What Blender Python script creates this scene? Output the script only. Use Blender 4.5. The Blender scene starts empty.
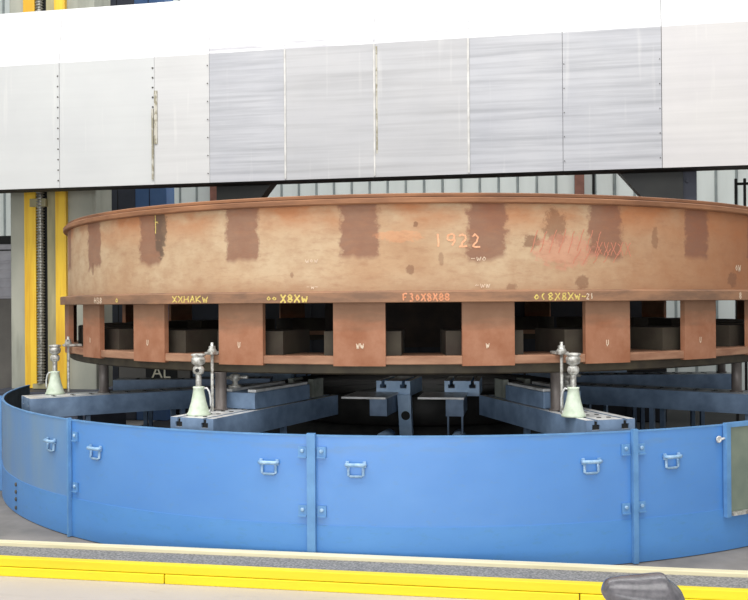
import bpy, bmesh, math, random
from mathutils import Vector, Matrix
random.seed(7)
C = bpy.context.scene.collection
R_ = math.radians
PI = math.pi

# ------------------------------------------------------------------ materials
def lin(c):
    return tuple(((v/255)/12.92 if v/255 <= .04045 else ((v/255+.055)/1.055)**2.4) for v in c) + (1,)

class NT:
    def __init__(s, name, rough=.6, metal=0., spec=.5):
        s.m = bpy.data.materials.new(name); s.m.use_nodes = True
        s.n = s.m.node_tree.nodes; s.l = s.m.node_tree.links
        s.b = s.n['Principled BSDF']
        s.b.inputs['Roughness'].default_value = rough
        s.b.inputs['Metallic'].default_value = metal
        s.b.inputs['Specular IOR Level'].default_value = spec
        s.tc = s.n.new('ShaderNodeTexCoord')
    def map(s, scale, src='Object'):
        m = s.n.new('ShaderNodeMapping'); m.inputs['Scale'].default_value = scale
        s.l.new(s.tc.outputs[src], m.inputs['Vector']); return m.outputs['Vector']
    def noise(s, scale=1., detail=4, rough=.55, vec=None, src='Object'):
        t = s.n.new('ShaderNodeTexNoise'); t.inputs['Scale'].default_value = 1.
        t.inputs['Detail'].default_value = detail; t.inputs['Roughness'].default_value = rough
        if not isinstance(scale, tuple): scale = (scale,)*3
        s.l.new(s.map(scale, src) if vec is None else vec, t.inputs['Vector'])
        return t.outputs['Fac']
    def math(s, op, a, b=None, c=None):
        m = s.n.new('ShaderNodeMath'); m.operation = op
        for i, v in enumerate((a, b, c)):
            if v is None: continue
            if isinstance(v, (int, float)): m.inputs[i].default_value = v
            else: s.l.new(v, m.inputs[i])
        return m.outputs[0]
    def ramp(s, f, lo, hi):
        m = s.n.new('ShaderNodeMapRange'); m.inputs['From Min'].default_value = lo
        m.inputs['From Max'].default_value = hi; s.l.new(f, m.inputs['Value']); return m.outputs[0]
    def mix(s, f, a, b):
        m = s.n.new('ShaderNodeMix'); m.data_type = 'RGBA'
        if isinstance(f, (int, float)): m.inputs[0].default_value = f
        else: s.l.new(f, m.inputs[0])
        for i, v in ((6, a), (7, b)):
            if isinstance(v, tuple): m.inputs[i].default_value = lin(v)
            else: s.l.new(v, m.inputs[i])
        return m.outputs[2]
    def sep(s, src):
        x = s.n.new('ShaderNodeSeparateXYZ'); s.l.new(s.tc.outputs[src], x.inputs[0]); return x.outputs
    def color(s, c):
        if isinstance(c, tuple): s.b.inputs['Base Color'].default_value = lin(c)
        else: s.l.new(c, s.b.inputs['Base Color'])
        return s
    def bump(s, h, dist=.01, strength=.5):
        b = s.n.new('ShaderNodeBump'); b.inputs['Distance'].default_value = dist
        b.inputs['Strength'].default_value = strength
        s.l.new(h, b.inputs['Height']); s.l.new(b.outputs[0], s.b.inputs['Normal']); return s

def simple(name, a, b=None, rough=.6, metal=0., scale=6., lo=.35, hi=.65, spec=.5, bump=0, detail=5):
    t = NT(name, rough, metal, spec)
    f = t.noise(scale, detail)
    t.color(t.mix(t.ramp(f, lo, hi), a, b if b else tuple(int(v*.85) for v in a)))
    if bump: t.bump(t.noise(tuple(v*3 for v in scale) if isinstance(scale, tuple) else scale*3), bump)
    return t.m

M = {}
# ring upper wall : tan rusty steel with brown primer patches above each pillar (UV u = angle in degrees, v = height)
t = NT('rusty_wall', .75)
uv = t.sep('UV')
big = t.noise((.05, 1.1, 1), 5, .6, src='UV'); fine = t.noise((.5, 22, 1), 6, .7, src='UV'); streak = t.noise((.3, 6, 1), 5, .65, src='UV')
base = t.mix(t.ramp(big, .38, .62), (196, 171, 139), (184, 150, 116))
base = t.mix(t.math('MULTIPLY', t.ramp(streak, .42, .68), .45), base, (158, 114, 82))
# darker orange towards the right, orange rust near the top
right = t.ramp(uv[0], -66, -36)
base = t.mix(t.math('MULTIPLY', right, .8), base, (158, 94, 52))
top = t.math('MULTIPLY', t.ramp(uv[1], 2.14, 2.34), t.ramp(t.noise((.12, 3, 1), 4, src='UV'), .40, .60))
base = t.mix(t.math('MULTIPLY', top, .75), base, (176, 106, 58))
low = t.ramp(uv[1], 1.90, 1.80)
base = t.mix(t.math('MULTIPLY', low, .35), base, (160, 122, 92))
w = t.math('ADD', uv[0], 73.6+7.2+720)
w = t.math('ABSOLUTE', t.math('SUBTRACT', t.math('MODULO', w, 14.4), 7.2))
edge = t.math('MULTIPLY', t.math('SUBTRACT', t.noise((.7, 12, 1), 5, .7, src='UV'), .5), 2.6)
mx = t.ramp(t.math('ADD', w, edge), 2.4, 1.9)
vb = t.math('ADD', uv[1], t.math('MULTIPLY', t.math('SUBTRACT', t.noise((.25, .6, 1), 3, src='UV'), .5), .22))
mz = t.ramp(vb, 2.0, 2.04)
patch = t.math('MULTIPLY', mx, mz)
pc = t.mix(t.ramp(fine, .35, .65), (134, 86, 64), (116, 78, 66))
base = t.mix(t.math('MULTIPLY', patch, .76), base, pc)
# one dark water stain on the left
def spot(a0, z0, ra, rz):
    dx = t.math('DIVIDE', t.math('SUBTRACT', uv[0], a0), ra); dz = t.math('DIVIDE', t.math('SUBTRACT', uv[1], z0), rz)
    d = t.math('ADD', t.math('ADD', t.math('MULTIPLY', dx, dx), t.math('MULTIPLY', dz, dz)), t.math('MULTIPLY', t.math('SUBTRACT', t.noise((1.3, 19, 1), 5, .7, src='UV'), .5), 4.2))
    return t.ramp(d, 1.25, .65)
base = t.mix(t.math('MULTIPLY', spot(-115.0, 2.30, 1.1, .24), .8), base, (92, 76, 62))
for a0, z0, ra, rz, o in ((-82.3, 1.93, .5, .035, .6), (-65.6, 2.22, 1.4, .12, .6), (-68.4, 2.12, 1.1, .05, .7), (-62.3, 1.83, .9, .05, .6), (-70.8, 1.80, .6, .03, .5), (-81.6, 2.24, .3, .02, .7), (-131.6, 2.0, .5, .05, .6), (-37, 1.87, 1.2, .06, .6), (-52, 2.16, .5, .08, .5), (-78.8, 2.0, .3, .04, .4), (-96, 1.9, .2, .02, .5)):
    base = t.mix(t.math('MULTIPLY', spot(a0, z0, ra, rz), o), base, (118, 80, 58))
base = t.mix(t.math('MULTIPLY', spot(-64.5, 2.06, 3.6, .12), .45), base, (206, 134, 112))
base = t.mix(t.math('MULTIPLY', spot(-83.5, 2.16, 2.6, .04), .4), base, (216, 148, 104))
base = t.mix(t.math('MULTIPLY', t.ramp(fine, .5, .75), .45), base, (150, 104, 76))
t.color(base).bump(fine, .003, .6)
M['wall'] = t.m
t = NT('rusty_flange', .75); uv = t.sep('Object')
f = t.noise((2.2, 2.2, 9), 6, .65)
c = t.mix(t.ramp(f, .38, .62), (162, 120, 90), (124, 94, 74))
c = t.mix(t.math('MULTIPLY', t.ramp(t.noise((.7, .7, 2), 4), .52, .7), .6), c, (120, 94, 74))
t.color(c).bump(f, .003); M['flange'] = t.m
t = NT('rusty_lip', .7); f = t.noise((1.6, 1.6, 12), 6, .65)
c = t.mix(t.ramp(f, .38, .62), (158, 110, 76), (120, 80, 54))
t.color(c).bump(f, .003); M['lip'] = t.m
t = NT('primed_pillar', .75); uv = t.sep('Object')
f = t.noise(5., 6, .65); g = t.noise((3, 3, 14), 5)
c = t.mix(t.ramp(f, .35, .65), (170, 120, 92), (150, 96, 66))
dk = t.math('MULTIPLY', t.ramp(t.math('ADD', uv[2], t.math('MULTIPLY', g, .22)), 1.62, 1.72), .7)  # pillar tops darkened in the colour for the shade under the flange
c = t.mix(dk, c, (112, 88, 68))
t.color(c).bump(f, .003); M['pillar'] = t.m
M['plate'] = simple('rusty_plate', (176, 134, 106), (140, 98, 74), .7, scale=(3, 3, 12), bump=.003)
M['plate_dark'] = simple('dark_olive_plate', (74, 66, 50), (52, 44, 34), .7)  # even dark olive for the lower ring
M['lug'] = simple('grey_lug', (74, 68, 56), (58, 48, 40), .8, scale=4)
M['web'] = simple('dark_web', (62, 50, 42), (44, 38, 34), .9)
M['chalk_y'] = simple('yellow_chalk', (234, 214, 116), (196, 166, 100), .9, scale=60)
M['chalk_w'] = simple('white_chalk', (232, 214, 190), (212, 184, 158), .9, scale=60)
M['chalk_o'] = simple('orange_chalk', (228, 160, 124), (206, 136, 96), .9, scale=60)
M['chalk_f'] = simple('pale_orange_chalk', (244, 184, 146), (232, 164, 124), .9, scale=60)
M['chalk_p'] = simple('pink_chalk', (206, 132, 110), (190, 122, 94), .9, scale=60)
# blue guard
t = NT('blue_guard', .3, 0, .8); p = t.sep('Object')
f = t.noise((1.2, 1.2, 1.8), 5); g = t.noise((14, 14, 30), 6, .7)
c = t.mix(t.ramp(f, .3, .7), (80, 138, 208), (90, 147, 213))
c = t.mix(t.math('MULTIPLY', t.ramp(g, .56, .8), .35), c, (104, 138, 160))
dirt = t.math('MULTIPLY', t.ramp(p[2], .70, .84), t.ramp(t.noise((3, 3, 18), 5), .5, .75))
c = t.mix(t.math('MULTIPLY', dirt, .5), c, (112, 134, 142))
t.color(c).bump(t.noise((2, 2, 2.5), 2), .02, .35); M['guard'] = t.m
t = NT('blue_skirt', .45)
f = t.noise((1.5, 1.5, 3), 5); g = t.noise((10, 10, 26), 6, .7)
c = t.mix(t.ramp(f, .3, .7), (80, 139, 206), (90, 148, 211))
c = t.mix(t.math('MULTIPLY', t.ramp(g, .54, .8), .45), c, (84, 132, 150))
t.color(c); M['skirt'] = t.m
t = NT('reflection_blue_guard', .35, 0, .8)  # grey reflection at grazing angle painted into the leftmost panel's blue
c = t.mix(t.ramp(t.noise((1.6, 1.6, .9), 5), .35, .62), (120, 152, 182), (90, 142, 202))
t.color(c); M['guard_reflect'] = t.m
M['guard_trim'] = simple('pale_blue_trim', (106, 156, 206), (92, 140, 190), .45, scale=8)
M['handle'] = simple('pale_handle_paint', (168, 198, 224), (120, 160, 196), .4, scale=30)
M['guard_in'] = simple('guard_inner_face', (86, 100, 112), (66, 78, 88), .6)
M['arm'] = simple('blue_arm', (128, 152, 182), (100, 122, 150), .5, scale=7)
M['block'] = simple('light_blue_block', (176, 204, 234), (150, 182, 216), .45, scale=9)
M['machined'] = simple('machined_steel', (240, 240, 238), (176, 178, 178), .35, .1, scale=9, lo=.3, hi=.7)
M['steel'] = simple('worn_steel', (216, 216, 210), (136, 132, 124), .35, .25, scale=30)
M['jack'] = simple('pale_green_cast', (214, 224, 206), (186, 200, 176), .5, scale=14)
M['post'] = simple('grey_turned_post', (124, 116, 112), (96, 88, 84), .45, .2, scale=5)
M['black'] = simple('black_steel', (26, 26, 26), (18, 18, 18), .7)
M['black_gloss'] = simple('oiled_dark_steel', (30, 31, 27), (14, 15, 14), .4, .2, scale=3)
M['table'] = simple('dark_table_iron', (46, 44, 42), (26, 26, 26), .6, .1)
M['greyblock'] = simple('grey_cast_block', (150, 154, 146), (112, 116, 108), .6)
# cover panels
def cover(name, a, b, streak, rough, metal, sc=(.5, .5, 16)):
    t = NT(name, rough, metal)
    f = t.noise(sc, 6, .6); g = t.noise((1.1, 1.1, 1.3), 4); h = t.noise((9, 9, .6), 3)
    c = t.mix(t.ramp(g, .3, .7), a, b)
    c = t.mix(t.math('MULTIPLY', t.ramp(f, .42, .72), streak), c, tuple(int(v*.78) for v in a))
    c = t.mix(t.math('MULTIPLY', t.ramp(h, .62, .8), .3), c, (240, 238, 232))
    t.color(c); return t.m
M['cov_paint'] = cover('light_grey_paint', (206, 207, 206), (199, 200, 200), .08, .5, 0.)
M['cov_mid'] = cover('pale_cover', (208, 207, 206), (198, 198, 198), .25, .5, 0.)
M['cov_steel'] = cover('brushed_cover_cool', (182, 183, 189), (196, 196, 199), .7, .5, .0)
M['cov_steel2'] = cover('brushed_cover_warm', (194, 193, 194), (184, 184, 187), .5, .5, .0)
M['cov_right'] = cover('light_right_cover', (212, 209, 207), (203, 200, 201), .2, .5, 0.)
t = NT('lit_upper_cover', .5); p = t.sep('Object')
c = t.mix(t.ramp(t.noise((2, 2, 12), 5), .4, .6), (244, 244, 244), (232, 232, 234))  # base whitened, overhead light on the tilted sheets put into the colour
sm = t.math('MULTIPLY', t.ramp(t.math('ADD', p[2], t.math('MULTIPLY', t.noise((1.2, 1, 5), 5), .5)), 5.02, 4.80), t.ramp(t.noise((.9, .9, 14), 6, .7), .42, .62))
mid = t.math('MULTIPLY', t.ramp(p[0], -2.35, -2.30), t.ramp(p[0], 1.2, .2))
c = t.mix(t.math('MULTIPLY', t.math('MULTIPLY', sm, mid), .9), c, (172, 170, 177))
t.color(c); M['cov_top'] = t.m
M['seam'] = simple('cover_seam', (222, 220, 216), (196, 194, 190), .6, scale=10)
M['rivet'] = simple('dark_rivet', (92, 88, 80), (60, 58, 54), .6)
M['grime'] = simple('seam_grime', (150, 144, 124), (196, 192, 180), .8, scale=(20, 20, 14), lo=.45, hi=.55)
# column
t = NT('grey_column', .6)
c = t.mix(t.ramp(t.noise((2, 2, 1.2), 5), .35, .65), (178, 178, 164), (156, 158, 146))
c = t.mix(t.math('MULTIPLY', t.ramp(t.noise((7, 7, 1), 4), .55, .75), .4), c, (112, 112, 100))
t.color(c); M['column'] = t.m
t = NT('yellow_way', .45)
c = t.mix(t.ramp(t.noise((8, 8, .7), 5), .45, .65), (252, 208, 64), (228, 174, 46))
c = t.mix(t.math('MULTIPLY', t.ramp(t.noise((16, 16, .6), 4), .58, .75), .5), c, (150, 106, 36))
t.color(c); M['yway'] = t.m
M['beige'] = simple('beige_way', (182, 172, 132), (150, 144, 112), .6, scale=(8, 8, 1.2))
M['screw'] = simple('lead_screw_steel', (176, 174, 166), (110, 108, 100), .35, .4, scale=30)
# floors and kerb
t = NT('pale_floor', .55)
c = t.mix(t.ramp(t.noise(.7, 5), .3, .7), (194, 186, 180), (182, 174, 168))
c = t.mix(t.math('MULTIPLY', t.ramp(t.noise((3, 9, 1), 6, .7), .55, .75), .35), c, (152, 142, 134))
t.color(c); M['floor'] = t.m
M['floor2'] = simple('grey_concrete', (146, 140, 134), (118, 114, 110), .8, scale=2.5, bump=.004)
M['pit'] = simple('oily_pit_and_dark_sheet', (34, 35, 35), (22, 23, 24), .9, scale=2)
M['grate'] = simple('grey_grating', (150, 148, 146), (104, 104, 104), .8, scale=70, lo=.4, hi=.6, bump=.004)
M['cream'] = simple('cream_edge', (236, 226, 190), (214, 204, 168), .6, scale=(1.5, 20, 20))
t = NT('yellow_kerb', .5)
c = t.mix(t.ramp(t.noise((.8, 8, 8), 5), .35, .7), (246, 222, 32), (232, 204, 30))
c = t.mix(t.math('MULTIPLY', t.ramp(t.noise((9, 9, 30), 6, .75), .62, .78), .6), c, (178, 158, 60))
t.color(c); M['kerb'] = t.m
# background
M['siding'] = simple('white_siding', (226, 232, 228), (214, 220, 216), .6, scale=(3, 3, .5))
M['siding_seam'] = simple('siding_seam', (150, 158, 156), (130, 138, 138), .7)
M['redpost'] = simple('red_brown_steel', (138, 92, 78), (110, 72, 60), .7)
M['bluepan'] = simple('dusty_blue_panel', (84, 118, 168), (70, 102, 150), .5, scale=2)
M['slate'] = simple('dark_slate_panel', (72, 76, 90), (58, 62, 74), .6, scale=2)
M['housing'] = simple('dark_housing', (40, 44, 52), (28, 30, 36), .7, scale=2)
M['lgrey'] = simple('light_grey_panel', (186, 184, 190), (160, 158, 166), .6, scale=3)
M['dgrey'] = simple('warm_grey_panel', (124, 120, 114), (104, 100, 96), .7, scale=2)
M['boxpan'] = simple('grey_green_panel', (134, 144, 128), (116, 128, 116), .6, scale=4)
M['seat'] = simple('dark_grey_vinyl', (104, 101, 105), (80, 78, 82), .24, scale=40, bump=.0006)
M['cream_letter'] = simple('cream_letter', (252, 246, 222), (240, 232, 204), .7)

# ------------------------------------------------------------------ mesh helpers
def link(name, me, parent=None):
    o = bpy.data.objects.new(name, me); C.objects.link(o)
    if parent: o.parent = parent
    return o
def tag(o, label=None, cat=None, group=None, kind=None):
    if label: o['label'] = label
    if cat: o['category'] = cat
    if group: o['group'] = group
    if kind: o['kind'] = kind
    return o
def empty(name, loc, rz, label, cat, group=None):
    o = bpy.data.objects.new(name, None); C.objects.link(o); o.empty_display_size = .1
    o.location = loc; o.rotation_euler = (0, 0, rz)
    return tag(o, label, cat, group)

class MB:
    def __init__(s): s.bm = bmesh.new(); s.uv = None
    def box(s, x0, x1, y0, y1, z0, z1, mi=0, bev=0, mat=None):
        vs = [s.bm.verts.new((x, y, z)) for x in (x0, x1) for y in (y0, y1) for z in (z0, z1)]
        fs = []
        for q in ((0, 1, 3, 2), (4, 6, 7, 5), (0, 4, 5, 1), (2, 3, 7, 6), (0, 2, 6, 4), (1, 5, 7, 3)):
            f = s.bm.faces.new([vs[i] for i in q]); f.material_index = mi; fs.append(f)
        if bev:
            es = list({e for f in fs for e in f.edges})
            r = bmesh.ops.bevel(s.bm, geom=es, offset=bev, segments=2, profile=.5, affect='EDGES')
            for f in r['faces']: f.material_index = mi
            vs = list({v for f in r['faces'] for v in f.verts} | {v for v in vs if v.is_valid})
        if mat is not None: bmesh.ops.transform(s.bm, matrix=mat, verts=[v for v in vs if v.is_valid])
        return vs
    def lathe(s, prof, n=32, c=(0, 0), mi=0, smooth=True, a0=None, a1=None, axis='Z', o=(0, 0, 0), caps=True):
        """prof: list of (r,z); full turn or an arc a0..a1 (degrees)"""
        full = a0 is None
        k = n if full else n+1
        rings = []
        for r, z in prof:
            ring = []
            for i in range(k):
                a = 2*PI*i/n if full else R_(a0+(a1-a0)*i/n)
                p = Vector((r*math.cos(a), r*math.sin(a), z))
                if axis == 'Y': p = Vector((p.x, p.z, p.y))
                if axis == 'X': p = Vector((p.z, p.x, p.y))
                ring.append(s.bm.verts.new(p+Vector(o)+Vector((c[0], c[1], 0))))
            rings.append(ring)
        for j in range(len(rings)-1):
            A, B = rings[j], rings[j+1]
            for i in range(n if full else n):
                i2 = (i+1) % k
                try:
                    f = s.bm.faces.new((A[i], A[i2], B[i2], B[i])); f.smooth = smooth; f.material_index = mi
                except ValueError: pass
        if caps and full:
            for ring in (rings[0], rings[-1]):
                if (ring[0].co-ring[n//2].co).length > 1e-5:
                    f = s.bm.faces.new(ring); f.material_index = mi
        if not full and caps and len(prof) > 3:
            for i in (0, -1):
                try: f = s.bm.faces.new([r[i] for r in rings[:-1]]); f.material_index = mi
                except ValueError: pass
        return rings
    def tube(s, pts, r, n=8, mi=0, closed=False):
        pts = [Vector(p) for p in pts]; rings = []
        m = len(pts); ref = Vector((0, 0, 1))
        for i, p in enumerate(pts):
            d = (pts[(i+1) % m] - pts[i-1]) if closed else (pts[min(i+1, m-1)]-pts[max(i-1, 0)])
            d.normalize()
            u = d.cross(ref)
            if u.length < .2: u = d.cross(Vector((1, 0, 0)))
            u.normalize(); v = d.cross(u).normalized()
            rr = r[i] if isinstance(r, (list, tuple)) else r
            rings.append([s.bm.verts.new(p+u*rr*math.cos(2*PI*k/n)+v*rr*math.sin(2*PI*k/n)) for k in range(n)])
        for j in range(m if closed else m-1):
            A, B = rings[j], rings[(j+1) % m]
            for i in range(n):
                f = s.bm.faces.new((A[i], A[(i+1) % n], B[(i+1) % n], B[i])); f.smooth = True; f.material_index = mi
        if not closed: s.bm.faces.new(rings[0]).material_index = mi; s.bm.faces.new(rings[-1]).material_index = mi
    def prism(s, poly, y0, y1, mi=0, plane='XZ'):
        """extrude a 2-D outline"""
        def P(a, b, d): return {'XZ': (a, d, b), 'YZ': (d, a, b), 'XY': (a, b, d)}[plane]
        A = [s.bm.verts.new(P(a, b, y0)) for a, b in poly]; B = [s.bm.verts.new(P(a, b, y1)) for a, b in poly]
        n = len(poly); fs = [s.bm.faces.new(A), s.bm.faces.new(B[::-1])]
        for i in range(n): fs.append(s.bm.faces.new((A[i], B[i], B[(i+1) % n], A[(i+1) % n])))
        for f in fs: f.material_index = mi
        return fs
    def build(s, name, mats, parent=None, uvfn=None, flat_up=None):
        bmesh.ops.recalc_face_normals(s.bm, faces=s.bm.faces)
        if uvfn:
            L = s.bm.loops.layers.uv.new('UVMap')
            for f in s.bm.faces:
                for l in f.loops: l[L].uv = uvfn(l.vert.co)
        if flat_up is not None:
            for f in s.bm.faces:
                if f.normal.z > .9 and f.material_index == 0: f.material_index = flat_up
        me = bpy.data.meshes.new(name); s.bm.to_mesh(me); s.bm.free()
        for m in (mats if isinstance(mats, (list, tuple)) else [mats]): me.materials.append(m)
        return link(name, me, parent)

def sector(mb, r0, r1, z0, z1, a0, a1, n=6, mi=0, off=0):
    """curved box between two radii, heights and angles (degrees)"""
    g = []
    for i in range(n+1):
        a = R_(a0+(a1-a0)*i/n); c, s_ = math.cos(a), math.sin(a)
        g.append([mb.bm.verts.new((r*c, r*s_, z)) for r, z in ((r0, z0), (r1, z0), (r1, z1), (r0, z1))])
    for i in range(n):
        for j in range(4):
            f = mb.bm.faces.new((g[i][j], g[i][(j+1) % 4], g[i+1][(j+1) % 4], g[i+1][j])); f.material_index = mi
    mb.bm.faces.new(g[0]).material_index = mi; mb.bm.faces.new(g[-1]).material_index = mi

# ------------------------------------------------------------------ camera
HC = 1.7
cd = bpy.data.cameras.new('camera'); cam = bpy.data.objects.new('camera', cd); C.objects.link(cam)
ya, pi_, ro = R_(11.07948), R_(.17712), R_(-.39802)
fw = Vector((-math.sin(ya)*math.cos(pi_), math.cos(ya)*math.cos(pi_), math.sin(pi_)))
rt = Vector((math.cos(ya), math.sin(ya), 0)); up = rt.cross(fw)
r2 = rt*math.cos(ro)+up*math.sin(ro); u2 = up*math.cos(ro)-rt*math.sin(ro)
cam.matrix_world = Matrix(((r2.x, u2.x, -fw.x, 1.48622), (r2.y, u2.y, -fw.y, -9.972), (r2.z, u2.z, -fw.z, HC), (0, 0, 0, 1)))
cd.sensor_width = 36; cd.lens = 946.48*36/748; cd.clip_end = 200
bpy.context.scene.camera = cam

# ------------------------------------------------------------------ the setting
def struct(name, mb, mats): return tag(mb.build(name, mats), kind='structure')
KA = R_(.773); KC = Matrix.Translation((1.48622, -4.532, 0)) @ Matrix.Rotation(KA, 4, 'Z')
def kbox(mb, x0, x1, y0, y1, z0, z1, bev=0, mi=0): mb.box(x0, x1, y0, y1, z0, z1, mi, bev, KC)
b = MB(); kbox(b, -16, 14, -8, .0, -.1, 0); struct('floor', b, M['floor'])
b = MB(); kbox(b, -16, 14, .0, 12, -.1, 0); struct('floor', b, M['floor2'])
b = MB(); b.box(-16, 14, 6, 6.1, 0, 11)
struct('wall_back', b, M['siding'])
b = MB()
x = -15.9
while x < 13.9:
    b.prism([(x, 6.0), (x+.012, 5.972), (x+.032, 5.972), (x+.044, 6.0)], 0, 11, 0, 'XY'); x += .315
struct('trim_1', b, M['siding_seam'])
b = MB(); b.box(-16.1, -16, -13, 6.1, 0, 11); struct('wall_left', b, M['siding'])
# cream edge strip and grating between kerb and guard
b = MB(); kbox(b, -10, 9, .305, .372, 0, .129, .006); struct('trim_2', b, M['cream'])
b = MB(); kbox(b, -10, 9, .062, .304, 0, .104)
struct('trim_3', b, M['grate'])

# yellow kerb bars (joints at the same places as seen)
def kerb(x0, x1, z0, z1, label, y0=0.):
    b = MB(); kbox(b, x0+.003, x1-.003, y0, .06, z0, z1, .005)
    o = b.build('kerb_bar', M['kerb']); tag(o, label, 'kerb', 'yellow kerb bars along the floor trench')
J1, J2 = -2.37, .10
kerb(-11, J1, 0, .057, 'lower yellow kerb bar at the left end of the kerb, left of the first joint', -.006)
kerb(J1, J2, 0, .057, 'lower yellow kerb bar in the middle of the kerb, between the two joints', -.006)
kerb(J2, 9, 0, .057, 'lower yellow kerb bar at the right, behind the dark grey saddle seat', -.006)
kerb(-11, 9, .060, .114, 'long upper yellow kerb bar lying on the lower bars beside the grey grating')

# ------------------------------------------------------------------ large ring workpiece
ringo = empty('steel_ring_workpiece', (0, 0, 1.20), 0,
              'huge rusty orange-brown steel ring with windowed lower wall, lying above the blue guard', 'workpiece')
OZ = -1.20
RR = 3.5545
def rbuild(b, name, mats, **k):
    o = b.build(name, mats, ringo, **k); o.matrix_parent_inverse = Matrix.Translation((0, 0, OZ)); return o
def uvring(co):
    a = math.degrees(math.atan2(co.y, co.x))
    return (a, co.z)
b = MB(); b.lathe([(RR-.02, 1.785), (RR-.02, 2.385), (RR-.10, 2.385), (RR-.10, 1.785), (RR-.02, 1.785)], 240, caps=False, smooth=False)
rbuild(b, 'upper_wall', M['wall'], uvfn=uvring)
b = MB(); b.lathe([(RR-.12, 2.384), (RR+.012, 2.384), (RR+.020, 2.392), (RR+.020, 2.420), (RR+.010, 2.427), (RR-.035, 2.427), (RR-.035, 2.434), (RR-.012, 2.434), (RR-.010, 2.452), (RR-.02, 2.458), (RR-.12, 2.458), (RR-.12, 2.384)], 240, caps=False, smooth=False)
rbuild(b, 'top_lip', M['lip'])
b = MB(); b.lathe([(RR-.35, 1.702), (RR+.045, 1.702), (RR+.05, 1.706), (RR+.05, 1.772), (RR+.04, 1.778), (RR+.0, 1.779), (RR-.014, 1.786), (RR-.35, 1.786), (RR-.35, 1.702)], 240, caps=False, smooth=False)
rbuild(b, 'flange', M['flange'])
b = MB(); b.lathe([(.9, 1.72), (RR-.34, 1.72), (RR-.34, 1.78), (.9, 1.78), (.9, 1.72)], 120, caps=False)  # unseen disc, closed to keep overhead light out of the windows
rbuild(b, 'unseen_web_disc', M['web'])
b = MB(); b.lathe([(.9, 1.27), (.98, 1.27), (.98, 2.2), (.9, 2.2), (.9, 1.27)], 64, caps=False)
rbuild(b, 'inner_hub', M['web'])
b = MB(); b.lathe([(RR-.45, 1.272), (RR, 1.272), (RR+.004, 1.277), (RR+.004, 1.325), (RR-.004, 1.33), (RR-.45, 1.33), (RR-.45, 1.272)], 240, caps=False, smooth=False)
rbuild(b, 'bottom_plate', M['plate'])
b = MB(); b.lathe([(RR-.40, 1.20), (RR-.05, 1.20), (RR-.035, 1.21), (RR-.035, 1.2715), (RR-.40, 1.2715), (RR-.40, 1.20)], 240, caps=False, smooth=False)
rbuild(b, 'lower_ring', M['plate_dark'])
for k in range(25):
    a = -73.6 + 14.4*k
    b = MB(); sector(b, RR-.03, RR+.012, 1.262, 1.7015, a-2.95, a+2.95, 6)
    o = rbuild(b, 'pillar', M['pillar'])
    b = MB(); sector(b, 2.95, RR-.11, 1.3305, 1.50, a-4.6, a+4.6, 6)
    rbuild(b, 'lug', M['lug'])
# chalk writing, drawn as thin strokes wrapped on the ring
G = {  # stroke letters on a unit cell
 '9': [[(.9, .55), (.5, .45), (.15, .6), (.2, .9), (.6, 1), (.9, .85), (.9, .5), (.6, 0)]],
 '1': [[(.3, .8), (.5, 1), (.5, 0)]],
 '2': [[(.1, .8), (.4, 1), (.8, .85), (.75, .55), (.1, 0), (.95, .02)]],
 'X': [[(0, 0), (1, 1)], [(0, 1), (1, 0)]],
 'H': [[(0, 0), (.05, 1)], [(.9, 0), (.95, 1)], [(0, .5), (.9, .5)]],
 'A': [[(0, 0), (.5, 1), (1, 0)], [(.2, .4), (.8, .4)]],
 'K': [[(0, 0), (0, 1)], [(.9, 1), (.05, .45), (1, 0)]],
 'U': [[(.05, 1), (.05, .3), (.4, 0), (.8, .3), (.85, 1)]],
 '3': [[(.1, .95), (.6, 1), (.8, .75), (.4, .55), (.85, .3), (.6, 0), (.1, .05)]],
 '8': [[(.5, .5), (.1, .75), (.5, 1), (.9, .75), (.5, .5), (.05, .25), (.5, 0), (.95, .25), (.5, .5)]],
 'w': [[(0, .8), (.25, 0), (.5, .6), (.75, 0), (1, .8)]],
 'o': [[(.5, .1), (.1, .4), (.5, .8), (.9, .4), (.5, .1)]],
 'F': [[(0, 0), (0, 1)], [(0, 1), (.8, 1)], [(0, .5), (.7, .5)]],
 '/': [[(0, 0), (1, 1)]], '-': [[(0, .5), (.9, .5)]], '(': [[(.6, 1), (.2, .5), (.6, 0)]], 'I': [[(.5, 0), (.5, 1)]], ' ': []}
def chalk(text, a, z, h, mat, R=RR, w=.55, lw=.008, tilt=0., name='chalk_writing', label=None, jit=.07):
    """text starts at angle a (degrees), its foot at height z"""
    b = MB(); s0 = 0
    for ch in text:
        for st in G[ch]:
            pts = []
            for i in range(len(st)-1):
                (x0, y0), (x1, y1) = st[i], st[i+1]
                for q in range(4): pts.append((x0+(x1-x0)*q/4, y0+(y1-y0)*q/4))
            pts.append(st[-1])
            P = [(s0+(x+jit*random.uniform(-1, 1))*h*w, z+(y+jit*random.uniform(-1, 1))*h+tilt*s0) for x, y in pts]
            for i in range(len(P)-1):
                dx, dz = P[i+1][0]-P[i][0], P[i+1][1]-P[i][1]; L = math.hypot(dx, dz)
                if L < 1e-6: continue
                nx, nz = -dz/L*lw/2, dx/L*lw/2
                q = [(P[i][0]+nx, P[i][1]+nz), (P[i][0]-nx, P[i][1]-nz), (P[i+1][0]-nx, P[i+1][1]-nz), (P[i+1][0]+nx, P[i+1][1]+nz)]
                vs = []
                for s_, zz in q:
                    an = R_(a)+s_/R
                    vs.append(b.bm.verts.new((R*math.cos(an), R*math.sin(an), zz)))
                b.bm.faces.new(vs)
        s0 += h*w*1.35
    o = b.build(name, mat, ringo); o.matrix_parent_inverse = Matrix.Translation((0, 0, OZ))
    if label: o['label'] = label
WR = RR-.018; FR = RR+.052; PR = RR+.014
chalk('I922', -79.6, 2.09, .085, M['chalk_f'], WR, .75, .012, -.02, label='pale orange chalk figures 922')
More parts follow.
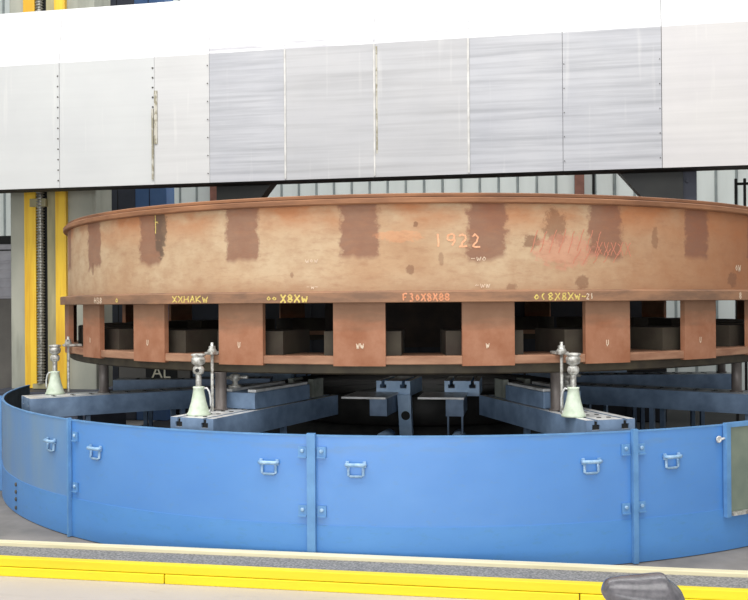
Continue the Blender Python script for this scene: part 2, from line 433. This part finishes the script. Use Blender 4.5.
chalk('XXHAKw', -111.8, 1.712, .048, M['chalk_y'], FR, .9, .009, label='yellow chalk letters')
chalk('oo', -98.6, 1.722, .032, M['chalk_y'], FR, 1., .007)
chalk('X8Xw', -96.9, 1.708, .052, M['chalk_y'], FR, .75, .012, label='yellow chalk scribble')
chalk('F3oX8X88', -83.0, 1.712, .05, M['chalk_o'], FR, .6, .011, label='orange chalk scribble')
chalk('o(8X8Xw-', -68.6, 1.712, .05, M['chalk_y'], FR, .75, .009, label='yellow chalk scribble')
chalk('21', -62.4, 1.716, .04, M['chalk_w'], FR, .6, .006)
chalk('H38', -128.4, 1.712, .045, M['chalk_w'], FR, .8, .008)
chalk('o', -122.8, 1.715, .04, M['chalk_y'], FR, 1., .01)
chalk('F', -115.9, 2.24, .17, M['chalk_y'], WR, .25, .008)
chalk('ow', -36.2, 1.93, .06, M['chalk_w'], WR, .6, .009)
chalk('8', -37.5, 1.715, .045, M['chalk_w'], FR, .8, .012)
chalk('wow', -94.3, 1.985+.0, .03, M['chalk_w'], WR, .8, .004)
chalk('-w-', -94.2, 1.80, .03, M['chalk_w'], WR, .8, .004)
chalk('-wo', -75.4, 1.985, .035, M['chalk_w'], WR, .8, .005)
chalk('-ww', -75.0, 1.80, .035, M['chalk_w'], WR, .8, .005)
chalk('////////', -68.6, 2.05, .15, M['chalk_p'], WR, .35, .006, .01, jit=.08, label='pink chalk hatching')
chalk('/////', -63.4, 1.97, .10, M['chalk_p'], WR, .6, .006, jit=.08)
chalk('XXXXX', -60.4, 2.03, .09, M['chalk_p'], WR, .5, .006, jit=.1)
for k, (tx, dz) in zip(range(-4, 3), (('U', 0), ('U', 0), ('U', 0), ('ww', 0), ('w', .0), ('U', 0), ('U', .0))):
    a = -73.6+14.4*k
    chalk(tx, a-.3, 1.385+dz, .042, M['chalk_w'], PR, .5, .006)

# ------------------------------------------------------------------ rotary table and radial arms
tb = empty('rotary_table', (0, 0, 0), 0, 'dark round machine table in the pit beneath the rusty ring', 'machine table')
b = MB(); b.lathe([(1.45, .10), (1.45, .50), (1.42, .56), (1.4, .58), (1.4, .10)], 96, caps=False); b.lathe([(1.5, 0.005), (1.5, .12)], 64)
b.build('table_base', M['table'], tb)
b = MB(); b.lathe([(0, .58), (1.5, .58), (1.52, .60), (1.52, .84), (1.50, .86), (0, .86)], 96, caps=False)
for k in range(12):
    m = Matrix.Rotation(R_(30*k+10), 4, 'Z'); b.box(.4, 1.5, -.018, .018, .8605, .864, 1, 0, m)
b.build('table_top', [M['table'], M['black']], tb)
# oily pit floor disc inside the guard, and a dark sheet over the floor behind
b = MB(); b.lathe([(0, .003), (4.05, .003)], 96, caps=False); b.box(-4.3, 6.5, .3, 5.6, .0005, .004); struct('floor', b, M['pit'])

ARMZ = .92
def arm(ang, r0, r1, label, w=.36, h=.165, z=ARMZ, legs=True):
    t = empty('outrigger_arm', (0, 0, 0), R_(ang), label, 'support arm', 'blue radial support arms around the table')
    t.location = (r0*math.cos(R_(ang)), r0*math.sin(R_(ang)), 0)
    L = r1-r0; hw = w/2
    def slot(c): return [(c-.013, z), (c-.013, z-.03), (c-.028, z-.03), (c-.028, z-.065), (c+.028, z-.065), (c+.028, z-.03), (c+.013, z-.03), (c+.013, z)]
    poly = [(-hw, z)] + slot(-w*.3) + slot(w*.3) + [(hw, z), (hw, z-h), (-hw, z-h)]
    b = MB(); b.prism(poly, 0, L, 0, 'YZ')
    x = .12
    while x < L-.08:
        for y in (-w*.07, w*.13): b.lathe([(.016, z), (.016, z+.003)], 12, (x, y), mi=2)
        x += .16
    b.build('arm_body', [M['arm'], M['machined'], M['black']], t, flat_up=1)
    for c in (-w*.3, w*.3):
        b = MB(); b.prism([(c-.027, z-.064), (c+.027, z-.064), (c+.027, z-.031), (c+.012, z-.031), (c+.012, z-.012), (c-.012, z-.012), (c-.012, z-.031), (c-.027, z-.031)], .02, L-.012, 0, 'YZ')
        b.build('slot_shade_fill', M['black'], t)  # black fill standing in for the shade inside the open slot
    if legs:
        for q in (.45, .8):
            for y in (-hw+.05, hw-.05):
                b = MB(); b.box(L*q-.02, L*q+.02, y-.02, y+.02, .004, z-h); b.build('arm_support', M['arm'], t)
    return t
A_ANG, B_ANG, C_ANG = -104.6, -62.9, -138.2
arm(A_ANG, 2.15, 3.96, 'blue slotted arm at front left carrying a pale green jack')
arm(B_ANG, 2.15, 3.98, 'blue slotted arm at front right carrying a pale green jack')
arm(C_ANG, 1.55, 3.98, 'blue slotted arm at far left in front of the yellow striped column')
arm(-167, 1.55, 3.17, 'short blue arm at back left under the ring, carrying the lettered plate')
arm(-26, 1.55, 3.9, 'shaded blue arm at far right edge under the ring')
for i, an in ((0, 14), (1, 50), (4, 158)):
    arm(an, 1.55, 3.4, ['blue arm behind the table at right, seen through the gap under the ring', 'second blue arm behind the table, right of centre',
        'blue arm straight behind the table in the dark', 'blue arm behind the table, left of centre', 'blue arm at the back left behind the lettered plate'][i])

# screw jacks on arms
def jack(x, y, ang, label):
    t = empty('screw_jack', (x, y, ARMZ), ang, label, 'jack', 'pale green screw jacks on the blue arms')
    b = MB(); b.lathe([(.082, .001), (.084, .012), (.074, .022), (.066, .05), (.052, .10), (.042, .15), (.037, .185), (.040, .19), (.040, .20), (.022, .202)], 28)
    b.build('jack_body', M['jack'], t)
    b = MB(); P = [(.03, 0, .185), (.058, 0, .19), (.075, 0, .165), (.084, 0, .12), (.086, 0, .07), (.080, 0, .03), (.068, 0, .015)]
    b.tube(P, .007, 8); b.build('jack_handle', M['machined'], t)
    b = MB(); prof = [(.020, .19)]
    for i in range(11): prof += [(.023, .200+i*.009), (.017, .2045+i*.009)]
    b.lathe(prof, 16); b.build('jack_screw', M['steel'], t)
    b = MB(); b.lathe([(.020, .285), (.034, .292), (.040, .308), (.040, .325), (.034, .340), (.020, .348)], 16)
    b.build('ball_nut', M['steel'], t)
    h = MB(); h.lathe([(.014, -.0435), (.014, -.036)], 14, axis='Y', o=(0, 0, .316)); h.build('nut_hole', M['black'], t)
    b = MB(); b.lathe([(.018, .345), (.030, .352), (.046, .364), (.050, .385), (.050, .400), (.044, .405), (.040, .412), (.052, .418), (.052, .430), (.02, .434)], 20)
    b.build('jack_head', M['steel'], t)
    return t
def onarm(ang, r, off=0):
    a = R_(ang); return (r*math.cos(a)-off*math.sin(a), r*math.sin(a)+off*math.cos(a))
jA = (-1.01, -3.67); jB = (1.575, -3.42); jC = (-2.86, -2.36)
jack(jA[0], jA[1], .15, 'pale green screw jack standing on the front left arm')
jack(jB[0], jB[1], PI-.3, 'pale green screw jack standing on the front right arm')
jack(jC[0], jC[1], PI, 'weathered screw jack at far left in front of the yellow column strip')
# clamp studs beside the ring edge
def stud(ang, label):
    x, y = 3.585*math.cos(R_(ang)), 3.585*math.sin(R_(ang))
    t = empty('clamp_stud', (x, y, ARMZ), R_(ang), label, 'clamp', 'clamp studs gripping the ring edge')
    b = MB(); prof = [(.009, 0)]; prof += [(.011, .0+.02), (.011, .50)]
    b.lathe(prof, 12); b.build('stud_rod', M['steel'], t)
    b = MB(); b.box(-.115, .045, -.035, .035, .413, .433, 0, .004); b.build('clamp_strap', M['steel'], t)
    b = MB(); b.lathe([(.034, .433), (.034, .443)], 20); b.lathe([(.024, .443), (.024, .475)], 6, smooth=False); b.lathe([(.030, .445), (.030, .452)], 16); b.build('clamp_nut', M['steel'], t)
    return t
stud(-106.1, 'threaded clamp stud with nut gripping the ring beside the front left jack')
stud(-65.3, 'threaded clamp stud with nut gripping the ring beside the front right jack')
stud(-141.3, 'threaded clamp stud gripping the ring beside the far left jack')
def post(x, y, label, r=.042, z1=1.20):
    b = MB(); b.lathe([(r+.012, .0), (r+.012, .012), (r, .016), (r, z1-ARMZ-.012), (r+.006, z1-ARMZ-.008), (r+.006, z1-ARMZ)], 28)
    o = b.build('support_post', M['post']); o.location = (x, y, ARMZ); tag(o, label, 'post', 'turned grey posts holding up the ring')
post(-.965, -3.345, 'turned grey post on the front left arm beside its jack, holding up the ring')
post(1.46, -2.99+-.07, 'turned grey post on the front right arm beside its jack, holding up the ring')
post(-2.50, -2.16, 'turned grey post on the far left arm below the ring')
for an in (-26, 14, 158):
    x, y = onarm(an, 3.3); post(x, y, {-26: 'grey post at far right holding up the ring', 14: 'grey post on the arm at back right', 86: 'grey post at the back of the ring, in the dark', 158: 'grey post on the arm at back left'}[an])

# slotted blocks and brackets in the middle
def block(x, y, ang, label, hole):
    t = empty('slotted_block', (x, y, 0), ang, label, 'bracket', 'light blue slotted brackets between the front arms')
    # local -Y is toward the viewer
    w = .155; z = 1.0
    def slot(c): return [(c-.015, z-.03), (c-.03, z-.03), (c-.03, z-.065), (c+.03, z-.065), (c+.03, z-.03), (c+.015, z-.03), (c+.015, z), ]
    poly = [(-w, z), (-w*.6-.015, z)] + slot(-w*.6) + [(w*.6-.015, z)] + slot(w*.6) + [(w, z), (w, z-.134), (-w, z-.134)]
    b = MB(); b.prism(poly, 0, .55); b.build('block_body', [M['block'], M['machined']], t, flat_up=1)
    b = MB(); b.box(-.34, .05, -.50, -.01, .885, .903, 0, .002, Matrix.Identity(4)); b.build('top_slab', M['machined'], t)
    b = MB(); b.box(-.11, .04, -.42, .10, .735, .884); b.build('under_box', M['arm'], t)
    if hole:
        b = MB(); b.prism([(.05, .88), (.17, .88), (.185, .45), (.19, .004), (.06, .004), (.075, .45)], -.06, 0)
        b.build('upright', M['block'], t)
        b = MB(); b.lathe([(.04, -.0625), (.04, -.06)], 24, axis='Y', o=(.125, 0, .70)); b.build('upright_hole', M['black'], t)
    else:
        b = MB(); b.box(-.10, -.085, -.40, -.385, .004, .735); b.box(.02, .035, -.40, -.385, .004, .735); b.build('upright', M['arm'], t)
    b = MB(); b.tube([(-.02, -.36, .53), (-.02, -.08, .53)], .055, 24); b.build('pipe_end', M['block'], t)
    b = MB(); b.box(-.05, .01, -.25, -.1, .004, .48); b.build('pipe_stand', M['table'], t)
block(.02, -1.62, R_(-3), 'light blue slotted bracket with a round hole, left of the two in the middle', True)
block(.63, -1.56, R_(2), 'light blue slotted bracket without a hole, right of the two in the middle', False)

def jaw(ang, r0, r1, label, side):
    x, y = onarm(ang, r0)
    t = empty('chuck_jaw', (x, y, ARMZ+.004), R_(ang), label, 'chuck jaw', 'slate chuck jaws on the blue arms')
    L = r1-r0
    b = MB(); b.box(.16, L, -.15, .15, 0, .12, 0, .006); b.box(.05, .16, -.05, .05, .0, .06); b.build('jaw_body', M['arm'], t)
    for y0 in (-.14, .07):
        b = MB(); b.box(.18, L-.03, y0, y0+.07, .1205, .142, 0, .004); b.build('top_strip', M['machined'], t)
    b = MB(); b.prism([(-.12, 0), (.12, 0), (.12, .15), (.075, .15), (.055, .05), (-.055, .05), (-.075, .15), (-.12, .15)], -.12, .05, 0, 'YZ')
    b.build('fork', M['greyblock'], t)
    b = MB(); b.tube([(-.14, 0, .095), (.10, 0, .095)], .048, 20); b.build('roller', M['black'], t)
    b = MB(); b.lathe([(.05, .143), (.05, .16), (.02, .17), (.02, .19), (.04, .205), (.045, .23), (.03, .245), (.012, .25)], 20, (L-.12, side*.10))
    c = b.build('swivel_nut', M['steel'], t)
    b = MB(); b.tube([(L-.12, side*.10-.08, .215), (L-.12, side*.10+.11, .225)], .012, 8); b.build('nut_bar', M['steel'], c)
jaw(A_ANG, 2.42, 3.40, 'slate chuck jaw with bright top strips on the front left arm', -1)
jaw(B_ANG, 2.46, 3.30, 'slate chuck jaw with bright top strips on the front right arm', 1)

# lettered plate on the short arm
t = empty('lettered_plate', (-2.68, -.62, ARMZ+.003), R_(4), 'small dark plate with cream letters AL standing on the short blue arm', 'sign')
b = MB(); b.box(-.42, .36, 0, .09, .001, .13, 0, .004); b.build('plate', M['dgrey'], t)
b = MB(); b.box(-.12, .22, -.012, -.001, .002, .135, 0); b.build('backing', M['black'], t)
fc = bpy.data.curves.new('txt', 'FONT'); fc.body = 'AL'; fc.size = .18; fc.extrude = .003; fc.align_x = 'CENTER'
fo = bpy.data.objects.new('txt', fc); C.objects.link(fo)
dg = bpy.context.evaluated_depsgraph_get(); me = bpy.data.meshes.new_from_object(fo.evaluated_get(dg))
bpy.data.objects.remove(fo); me.materials.clear(); me.materials.append(M['cream_letter'])
o = link('letters', me, t); o.location = (.05, -.016, .004); o.rotation_euler = (PI/2, 0, 0)

# ------------------------------------------------------------------ blue splash guard
GR = 4.115; GT = .851
def gmat(ang): return Matrix.Rotation(R_(ang), 4, 'Z')
def handle(ang, z, par):
    m = gmat(ang) @ Matrix.Translation((GR, 0, z))
    b = MB()
    b.tube([(.004, -.058, .022), (.03, -.058, .024), (.04, -.045, .024), (.04, .045, .024), (.03, .058, .024), (.004, .058, .022)], .013, 8)
    b.box(.003, .016, -.066, -.044, .004, .044, 0, .003); b.box(.003, .016, .044, .066, .004, .044, 0, .003)
    bmesh.ops.transform(b.bm, matrix=m, verts=b.bm.verts); h = b.build('handle', M['handle'], par)
    b = MB()
    b.tube([(.012, -.047, .018), (.014, -.047, -.045), (.014, -.035, -.052), (.014, .035, -.052), (.014, .047, -.045), (.012, .047, .018)], .009, 8)
    bmesh.ops.transform(b.bm, matrix=m, verts=b.bm.verts); b.build('handle_loop', M['handle'], h)
def lugplate(ang, z, par, w=.056, h=.062):
    b = MB(); dw = math.degrees(w/GR)/2
    sector(b, GR+.002, GR+.014, z-h/2, z+h/2, ang-dw, ang+dw, 2)
    sector(b, GR+.002, GR+.026, z-h/2-.008, z-h/2, ang-dw, ang+dw, 2)
    p = b.build('latch_plate', M['guard_trim'], par)
    b = MB(); b.lathe([(.013, .014), (.013, .022), (.007, .026)], 12, axis='X')
    bmesh.ops.transform(b.bm, matrix=gmat(ang) @ Matrix.Translation((GR, 0, z+.004)), verts=b.bm.verts)
    b.build('bolt', M['handle'], p)
def panel(a0, a1, label, handles, lugs, strip_right=True, wide=.075, bolts=None, paint='guard'):
    t = empty('guard_panel', (0, 0, 0), 0, label, 'guard panel', 'curved blue panels of the round splash guard')
    g = .04
    n = max(6, int((a1-a0)/1.0))
    b = MB()
    sector(b, GR-.010, GR, .285, GT, a0+g, a1-g, n)
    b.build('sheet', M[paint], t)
    b = MB(); sector(b, GR-.012, GR+.004, .006, .287, a0+g, a1-g, n); b.build('skirt', M['skirt'], t)
    b = MB(); sector(b, GR-.0135, GR-.0125, .006, GT-.002, a0+g, a1-g, n); b.build('inner_lining', M['guard_in'], t)
    b = MB(); sector(b, GR-.016, GR+.004, GT, GT+.010, a0+g, a1-g, n); b.build('rim', M['guard_trim'], t)
    if strip_right:
        d = math.degrees(wide/GR)/2
        b = MB(); sector(b, GR+.005, GR+.034, .006, GT+.022, a1-d, a1+d, 2); b.build('seam_strip', M['guard_trim'], t)
    for h in handles: handle(h, .655, t)
    for a, z in lugs: lugplate(a, z, t)
    if bolts:
        for z in bolts[1]:
            b = MB(); b.lathe([(.017, .004), (.017, .012), (.01, .016)], 12, axis='X')
            bmesh.ops.transform(b.bm, matrix=gmat(bolts[0]) @ Matrix.Translation((GR, 0, z)), verts=b.bm.verts)
            b.build('bolt', M['rivet'], t)
S1, S2, S3 = -119.7, -90.98, -61.75
panel(-168, -149.3, 'curved blue guard panel at the far left back, mostly turned away', [], [], True, .03)
panel(-149.3, S1, 'leftmost curved blue guard panel, greyed by a painted-in reflection, with four dark bolts low down', [-123.6], [], True, .02, (-134.2, (.24, .18, .12, .05)), 'guard_reflect')
panel(S1, S2, 'blue guard panel between the left seam and the middle seam strip', [-115.4, -95.0], [(S1+.9, .745), (S1+.9, .375), (S2-.86, .755), (S2-.86, .38)], True, .054)
panel(S2, S3, 'widest-looking blue guard panel right of the middle seam strip', [-87.0, -66.0], [(S2+.9, .755), (S2+.9, .38), (S3-.85, .745), (S3-.85, .365)], True, .036)
panel(S3, -32, 'right blue guard panel running behind the grey-green box', [-57.7], [(S3+.75, .745), (S3+.75, .37)], True, .03)
panel(-32, 5, 'guard panel beyond the right edge, curving to the back', [], [], False)
# latch ring near the right box
b = MB(); b.tube([(GR+.02, .018*math.cos(q*PI/6), .018*math.sin(q*PI/6)) for q in range(12)], .007, 6, closed=True)
b.tube([(GR+.02, .018, 0), (GR+.02, .06, .004)], .008, 6); b.box(GR+.004, GR+.02, -.01, .01, -.01, .01)
bmesh.ops.transform(b.bm, matrix=gmat(-52.2) @ Matrix.Translation((0, 0, .765)), verts=b.bm.verts)
o = b.build('hook_latch', M['machined']); tag(o, 'small bright hook latch on the guard beside the grey-green box', 'latch')
# grey-green hatch box on the guard
t = empty('guard_hatch', (0, 0, 0), 0, 'grey-green hatch box with light blue frame at the right edge of the guard', 'hatch')
b = MB(); sector(b, GR+.008, GR+.026, .27, .84, -50.9, -38, 10); b.build('hatch_panel', M['boxpan'], t)
b = MB(); sector(b, GR+.008, GR+.040, .235, .872, -51.5, -50.95, 2); sector(b, GR+.008, GR+.040, .235, .872, -38, -37.2, 2)
sector(b, GR+.006, GR+.040, .842, .872, -50.95, -38, 10)
b.build('hatch_frame', M['guard_trim'], t)
b = MB(); sector(b, GR+.008, GR+.055, .245, .268, -50.9, -38, 10)
b.build('hatch_sill', M['steel'], t)

# ------------------------------------------------------------------ crossrail with sheet covers
cr = empty('crossrail', (0, 0, 3.05), 0, 'huge light grey crossrail clad in sheet metal covers, spanning above the rusty ring', 'machine beam')
def cbuild(b, name, mats):
    o = b.build(name, mats, cr); o.matrix_parent_inverse = Matrix.Translation((0, 0, -3.05)); return o
Z0, Z1, Z2 = 3.06, 4.478, 5.12
b = MB(); b.prism([(.03, 3.04), (.27, 3.04), (.30, 3.30), (.80, 3.30), (.80, 5.05), (.12, 5.05), (.03, 4.40)], -8.9, 7.9, 0, 'YZ'); cbuild(b, 'beam_body', M['black'])
def cov(x0, x1, mat, dy, lab=None):
    b = MB(); y = -dy
    p = [(y, Z0-.012), (y, Z1), (y+.014, Z1), (y+.014, Z0-.012)]
    b.prism(p, x0, x1, 0, 'YZ'); o = cbuild(b, 'cover_sheet', mat)
    b = MB(); p = [(y, Z1+.001), (y+.08, Z2), (y+.30, Z2+.01), (y+.30, Z2-.01), (y+.092, Z2-.01), (y+.014, Z1+.001)]
    b.prism(p, x0, x1, 0, 'YZ'); cbuild(b, 'upper_cover_sheet', M['cov_top'])
    if lab: o['label'] = lab
cov(-8.9, -4.135, M['cov_paint'], .004, 'plain light grey painted cover sheet')
cov(-4.129, -2.968, M['cov_paint'], .004)
cov(-2.962, -2.314, M['cov_mid'], .010)
cov(-2.308, -1.438, M['cov_steel'], .016, 'brushed steel cover sheet')
cov(-1.434, -.446, M['cov_steel2'], .020)
cov(-.442, .562, M['cov_steel2'], .022)
cov(.566, 1.533, M['cov_steel'], .020)
cov(1.537, 2.516, M['cov_steel'], .014)
cov(2.522, 7.9, M['cov_right'], .008, 'warm pale cover sheet')
for x, w in ((-1.436, .022), (-.444, .02), (.564, .024)):
    b = MB(); b.box(x-w/2, x+w/2, -.030, -.023, Z0, Z1, 0, .002); cbuild(b, 'seam_strip', M['seam'])
for x, w, z0, z1 in ((-2.945, .035, 3.5, 4.1), (-.418, .02, 3.3, 4.45), (-2.985, .02, 3.1, 3.9)):
    b = MB(); b.box(x-w/2, x+w/2, -.0245, -.004, z0, z1); cbuild(b, 'grime_streak', M['grime'])
for x, r_, y, z0, st, n in ((-4.15, .009, -.010, 3.13, .12, 11), (-2.985, .010, -.014, 3.15, .11, 12), (-2.33, .006, -.026, 3.15, .2, 7), (1.55, .005, -.026, 3.15, .25, 5), (2.50, .005, -.026, 3.15, .25, 5)):
    for i in range(n):
        b = MB(); b.lathe([(r_, y), (r_, y+.012)], 8, axis='Y', o=(x, 0, z0+i*st)); cbuild(b, 'rivet', M['rivet'])
# dark saddle brackets under the crossrail
def under(poly, label):
    b = MB(); b.prism(poly, .31, .50)
    o = cbuild(b, 'saddle_bracket', M['black_gloss']); o['label'] = label
    return o
under([(-2.355, 3.299), (-1.60, 3.299), (-1.66, 3.11), (-1.95, 2.75), (-2.355, 2.75)], 'dark tapered bracket hanging under the crossrail at left of centre')
under([(1.91, 3.299), (2.76, 3.299), (2.76, 2.68), (2.44, 2.68)], 'dark tapered bracket hanging under the crossrail at right of centre')
# grey slotted upright near right bracket
b = MB(); b.box(2.765, 2.90, .36, .5, 2.68, 3.299); b.lathe([(.02, .33), (.02, .36)], 10, axis='Y', o=(2.81, 0, 2.95))
cbuild(b, 'guide_plate', M['slate'])['label'] = 'slate grey plate with a bolt'

# ------------------------------------------------------------------ left column
co = empty('machine_column', (-4.75, 1.5, 0), 0, 'tall grey machine column at left with two yellow strips', 'machine column')
def colb(b, name, mats):
    o = b.build(name, mats, co); o.matrix_parent_inverse = Matrix.Translation((4.75, -1.5, 0)); return o
b = MB(); b.box(-5.33, -4.16, .9, 1.35, 0, 9.5, 0, .02); colb(b, 'column_body', M['column'])
for x0, x1 in ((-5.10, -4.94), (-4.675, -4.53)):
    b = MB(); b.box(x0, x1, .84, .90, .66, 9.3, 0, .006); colb(b, 'yellow_way', M['yway'])
b = MB(); b.box(-4.79, -4.68, .855, .90, .66, 9.3); colb(b, 'beige_way', M['beige'])
b = MB(); b.box(-4.938, -4.792, .875, .90, .66, 9.3); colb(b, 'screw_recess', M['black'])
b = MB(); prof = []
z = .72
while z < 9.2:
    prof += [(.050, z), (.050, z+.012), (.034, z+.017), (.034, z+.028)]; z += .036
b.lathe(prof, 14, (-4.868, .83), smooth=False); colb(b, 'lead_screw', M['screw'])
b = MB(); b.box(-5.45, -4.05, .5, 1.5, 0.004, .65, 0, .02); colb(b, 'column_foot', M['slate'])
b = MB(); b.box(-5.0, -4.78, .80, .86, 2.93, 3.03, 0, .004); b.box(-4.97, -4.76, .80, .9, .66, .72); colb(b, 'screw_bearing', M['beige'])

# ------------------------------------------------------------------ behind the machine
t = empty('blue_cabinet_tower', (-4.4, 3.2, 0), 0, 'tall dusty blue and slate machine tower behind the column', 'machine tower')
b = MB(); b.box(-.22-.0, .27, -.2, .1, 0.004, 8.2, 0, .01); b.build('blue_side', M['bluepan'], t)
b = MB(); b.box(-.86, -.225, -.2, .1, 0.004, 8.2, 0, .01); b.build('slate_side', M['slate'], t)
b = MB(); b.box(-.50, -.49, -.206, -.201, 0, 8.2); b.box(.0, .01, -.206, -.201, 0, 8.2); b.build('door_gap', M['black'], t)
b = MB(); b.box(-.86, .27, -.215, -.2, 6.9, 8.19, 0, 0); b.build('top_door', M['bluepan'], t)
b = MB(); b.box(-6.4, 2.95, 3.75, 4.6, 0.004, 2.35, 0, .02)
for x in (-2.2, -.6, 1.0, 2.4): b.box(x, x+.05, 3.73, 3.76, .1, 2.3)
o = b.build('gearbox_housing', M['housing']); tag(o, 'long dark machine housing behind the ring, in shadow', 'machine housing')
for x, lab in ((1.82, 'red-brown steel building post behind the ring at right of centre'), (-4.40, 'red-brown steel building post beside the left dark bracket')):
    b = MB(); b.box(x-.075, x+.075, 5.66, 5.67, 0, 10); b.box(x-.075, x+.075, 5.82, 5.83, 0, 10); b.box(x-.01, x+.01, 5.67, 5.82, 0, 10)
    b.box(x-.12, x+.12, 5.62, 5.87, 0, .02)
    o = b.build('steel_post', M['redpost']); tag(o, lab, 'post', 'red-brown building posts')
# pipes on the wall
for x, lab in ((2.05, 'thin dark conduit on the white wall right of the red-brown post'), (2.38, 'thin grey conduit on the white wall, left of the right dark bracket')):
    b = MB(); b.tube([(x, 5.93, 0), (x, 5.93, 5), (x, 5.93, 10)], .022, 8)
    o = b.build('conduit', M['black'] if x < 2.2 else M['siding_seam']); tag(o, lab, 'pipe', 'conduits on the back wall')
# black frame rack at right
t = empty('black_frame_rack', (3.72, 2.5, 0), 0, 'black steel frame rack against the white wall at the right edge', 'rack')
for x in (-.06, .045, .6):
    b = MB(); b.box(x-.014, x+.014, -.02, .02, 0, 3.22); b.build('upright', M['black'], t)
b = MB()
for z in (.55, 1.15, 2.0, 3.14): b.box(-.07, .61, -.018, .018, z, z+.03)
b.build('cross_bar', M['black'], t)
# louvred grey cabinet at far left
t = empty('louvred_cabinet', (-6.6, 2.6, 0), 0, 'grey cabinet with horizontal louvres behind the column at the left edge', 'cabinet')
b = MB(); b.box(-.9, .36, 0, .9, 1.80, 2.60, 0, .01); b.build('upper_case', M['lgrey'], t)
b = MB(); b.box(-.9, .36, 0.03, .9, 0, 1.80, 0, .01); b.build('lower_case', M['dgrey'], t)
b = MB(); b.box(-.9, .36, -.005, .9, 2.60, 2.72, 0); b.box(-.9, .36, -.012, 0, 2.50, 2.52); b.build('top_rail', M['black'], t)
for i in range(5):
    b = MB(); b.prism([(0, 1.84+i*.13), (-.03, 1.84+i*.13), (0, 1.93+i*.13)], -.88, .34, 0, 'YZ'); b.build('louvre', M['lgrey'], t)
# pale blue barrier post left of the guard
t = empty('blue_rail_frame', (-3.98, -1.8, 0), 0, 'small pale blue steel rail frame left of the round guard', 'rail')
b = MB(); b.tube([(0, 0, 0), (0, 0, .78)], .025, 12); b.tube([(-.9, 0, 0), (-.9, 0, .78)], .025, 12); b.build('rail_post', M['guard_trim'], t)
b = MB(); b.tube([(-.9, 0, .76), (0, 0, .76)], .022, 10); b.tube([(-.9, 0, .45), (0, 0, .45)], .018, 10); b.build('rail_bar', M['guard_trim'], t)

# ------------------------------------------------------------------ saddle seat in the foreground
t = empty('saddle_stool', (1.752, -6.70, 0), R_(6), 'dark grey moulded saddle seat in the foreground at the bottom edge', 'seat')
bm = bmesh.new(); N, K = 30, 24; rings = []
def prof(u):   # u 0..1 from nose to tail: half width (depth), top height, bottom height
    ku = [(0, .008, .736, .726), (.02, .030, .752, .712), (.06, .050, .766, .700), (.13, .064, .774, .685), (.25, .078, .779, .67), (.42, .09, .783, .655), (.6, .10, .789, .64), (.70, .10, .792, .63), (.765, .098, .791, .628), (.80, .096, .775, .625), (.86, .094, .762, .622), (.93, .085, .748, .62), (.98, .06, .725, .63), (1., .03, .69, .65)]
    for (a, *A), (b_, *B) in zip(ku, ku[1:]):
        if a <= u <= b_:
            f = (u-a)/(b_-a); return [p+(q-p)*f for p, q in zip(A, B)]
for i in range(N+1):
    u = i/N; hw, zt, zb = prof(u); ring = []
    for k in range(K):
        a = 2*PI*k/K; c, s_ = math.cos(a), math.sin(a)
        y = hw*math.copysign(abs(c)**.95, c); z = (zt+zb)/2+(zt-zb)/2*math.copysign(abs(s_)**.9, s_)
        ring.append(bm.verts.new((-.137+.275*u, y, z)))
    rings.append(ring)
for A, B in zip(rings, rings[1:]):
    for k in range(K): f = bm.faces.new((A[k], A[(k+1) % K], B[(k+1) % K], B[k])); f.smooth = True
bm.faces.new(rings[0]); bm.faces.new(rings[-1])
bmesh.ops.recalc_face_normals(bm, faces=bm.faces)
me = bpy.data.meshes.new('seat_shell'); bm.to_mesh(me); bm.free(); me.materials.append(M['seat'])
o = link('seat_shell', me, t); md = o.modifiers.new('sub', 'SUBSURF'); md.levels = 1; md.render_levels = 2
b = MB(); b.lathe([(.02, .03), (.02, .66)], 20); b.build('seat_post', M['steel'], t)
b = MB(); b.lathe([(.17, 0), (.17, .012), (.15, .03), (.03, .04)], 40); b.build('seat_base', M['black'], t)

# ------------------------------------------------------------------ light
def area(name, loc, rot, sx, sy, power, col=(1, 1, 1)):
    l = bpy.data.lights.new(name, 'AREA'); l.shape = 'RECTANGLE'; l.size = sx; l.size_y = sy; l.energy = power; l.color = col
    o = bpy.data.objects.new(name, l); C.objects.link(o); o.location = loc; o.rotation_euler = rot
area('skylight_lamp', (-1, -6.5, 9.5), (R_(18), 0, 0), 14, 5, 1150, (1, .985, .96))
area('hall_lamp', (1, -13, 6.5), (R_(58), 0, 0), 12, 4, 250, (1, .985, .965))
area('added_front_fill', (0, -18, 1.9), (R_(90), 0, 0), 16, 3.4, 780, (.97, .99, 1))  # added low fill behind the camera, brightens the brackets under the ring
area('rear_lamp', (0, 3.9, 9.5), (R_(-8), 0, 0), 14, 2, 450, (1, 1, 1))
w = bpy.data.worlds.new('world'); bpy.context.scene.world = w; w.use_nodes = True
w.node_tree.nodes['Background'].inputs[0].default_value = (.95, .98, 1, 1); w.node_tree.nodes['Background'].inputs[1].default_value = .48
sc = bpy.context.scene
sc.view_settings.view_transform = 'Standard'; sc.view_settings.look = 'None'; sc.view_settings.gamma = 1; sc.view_settings.use_curve_mapping = False
sc.view_settings.exposure = 0.03
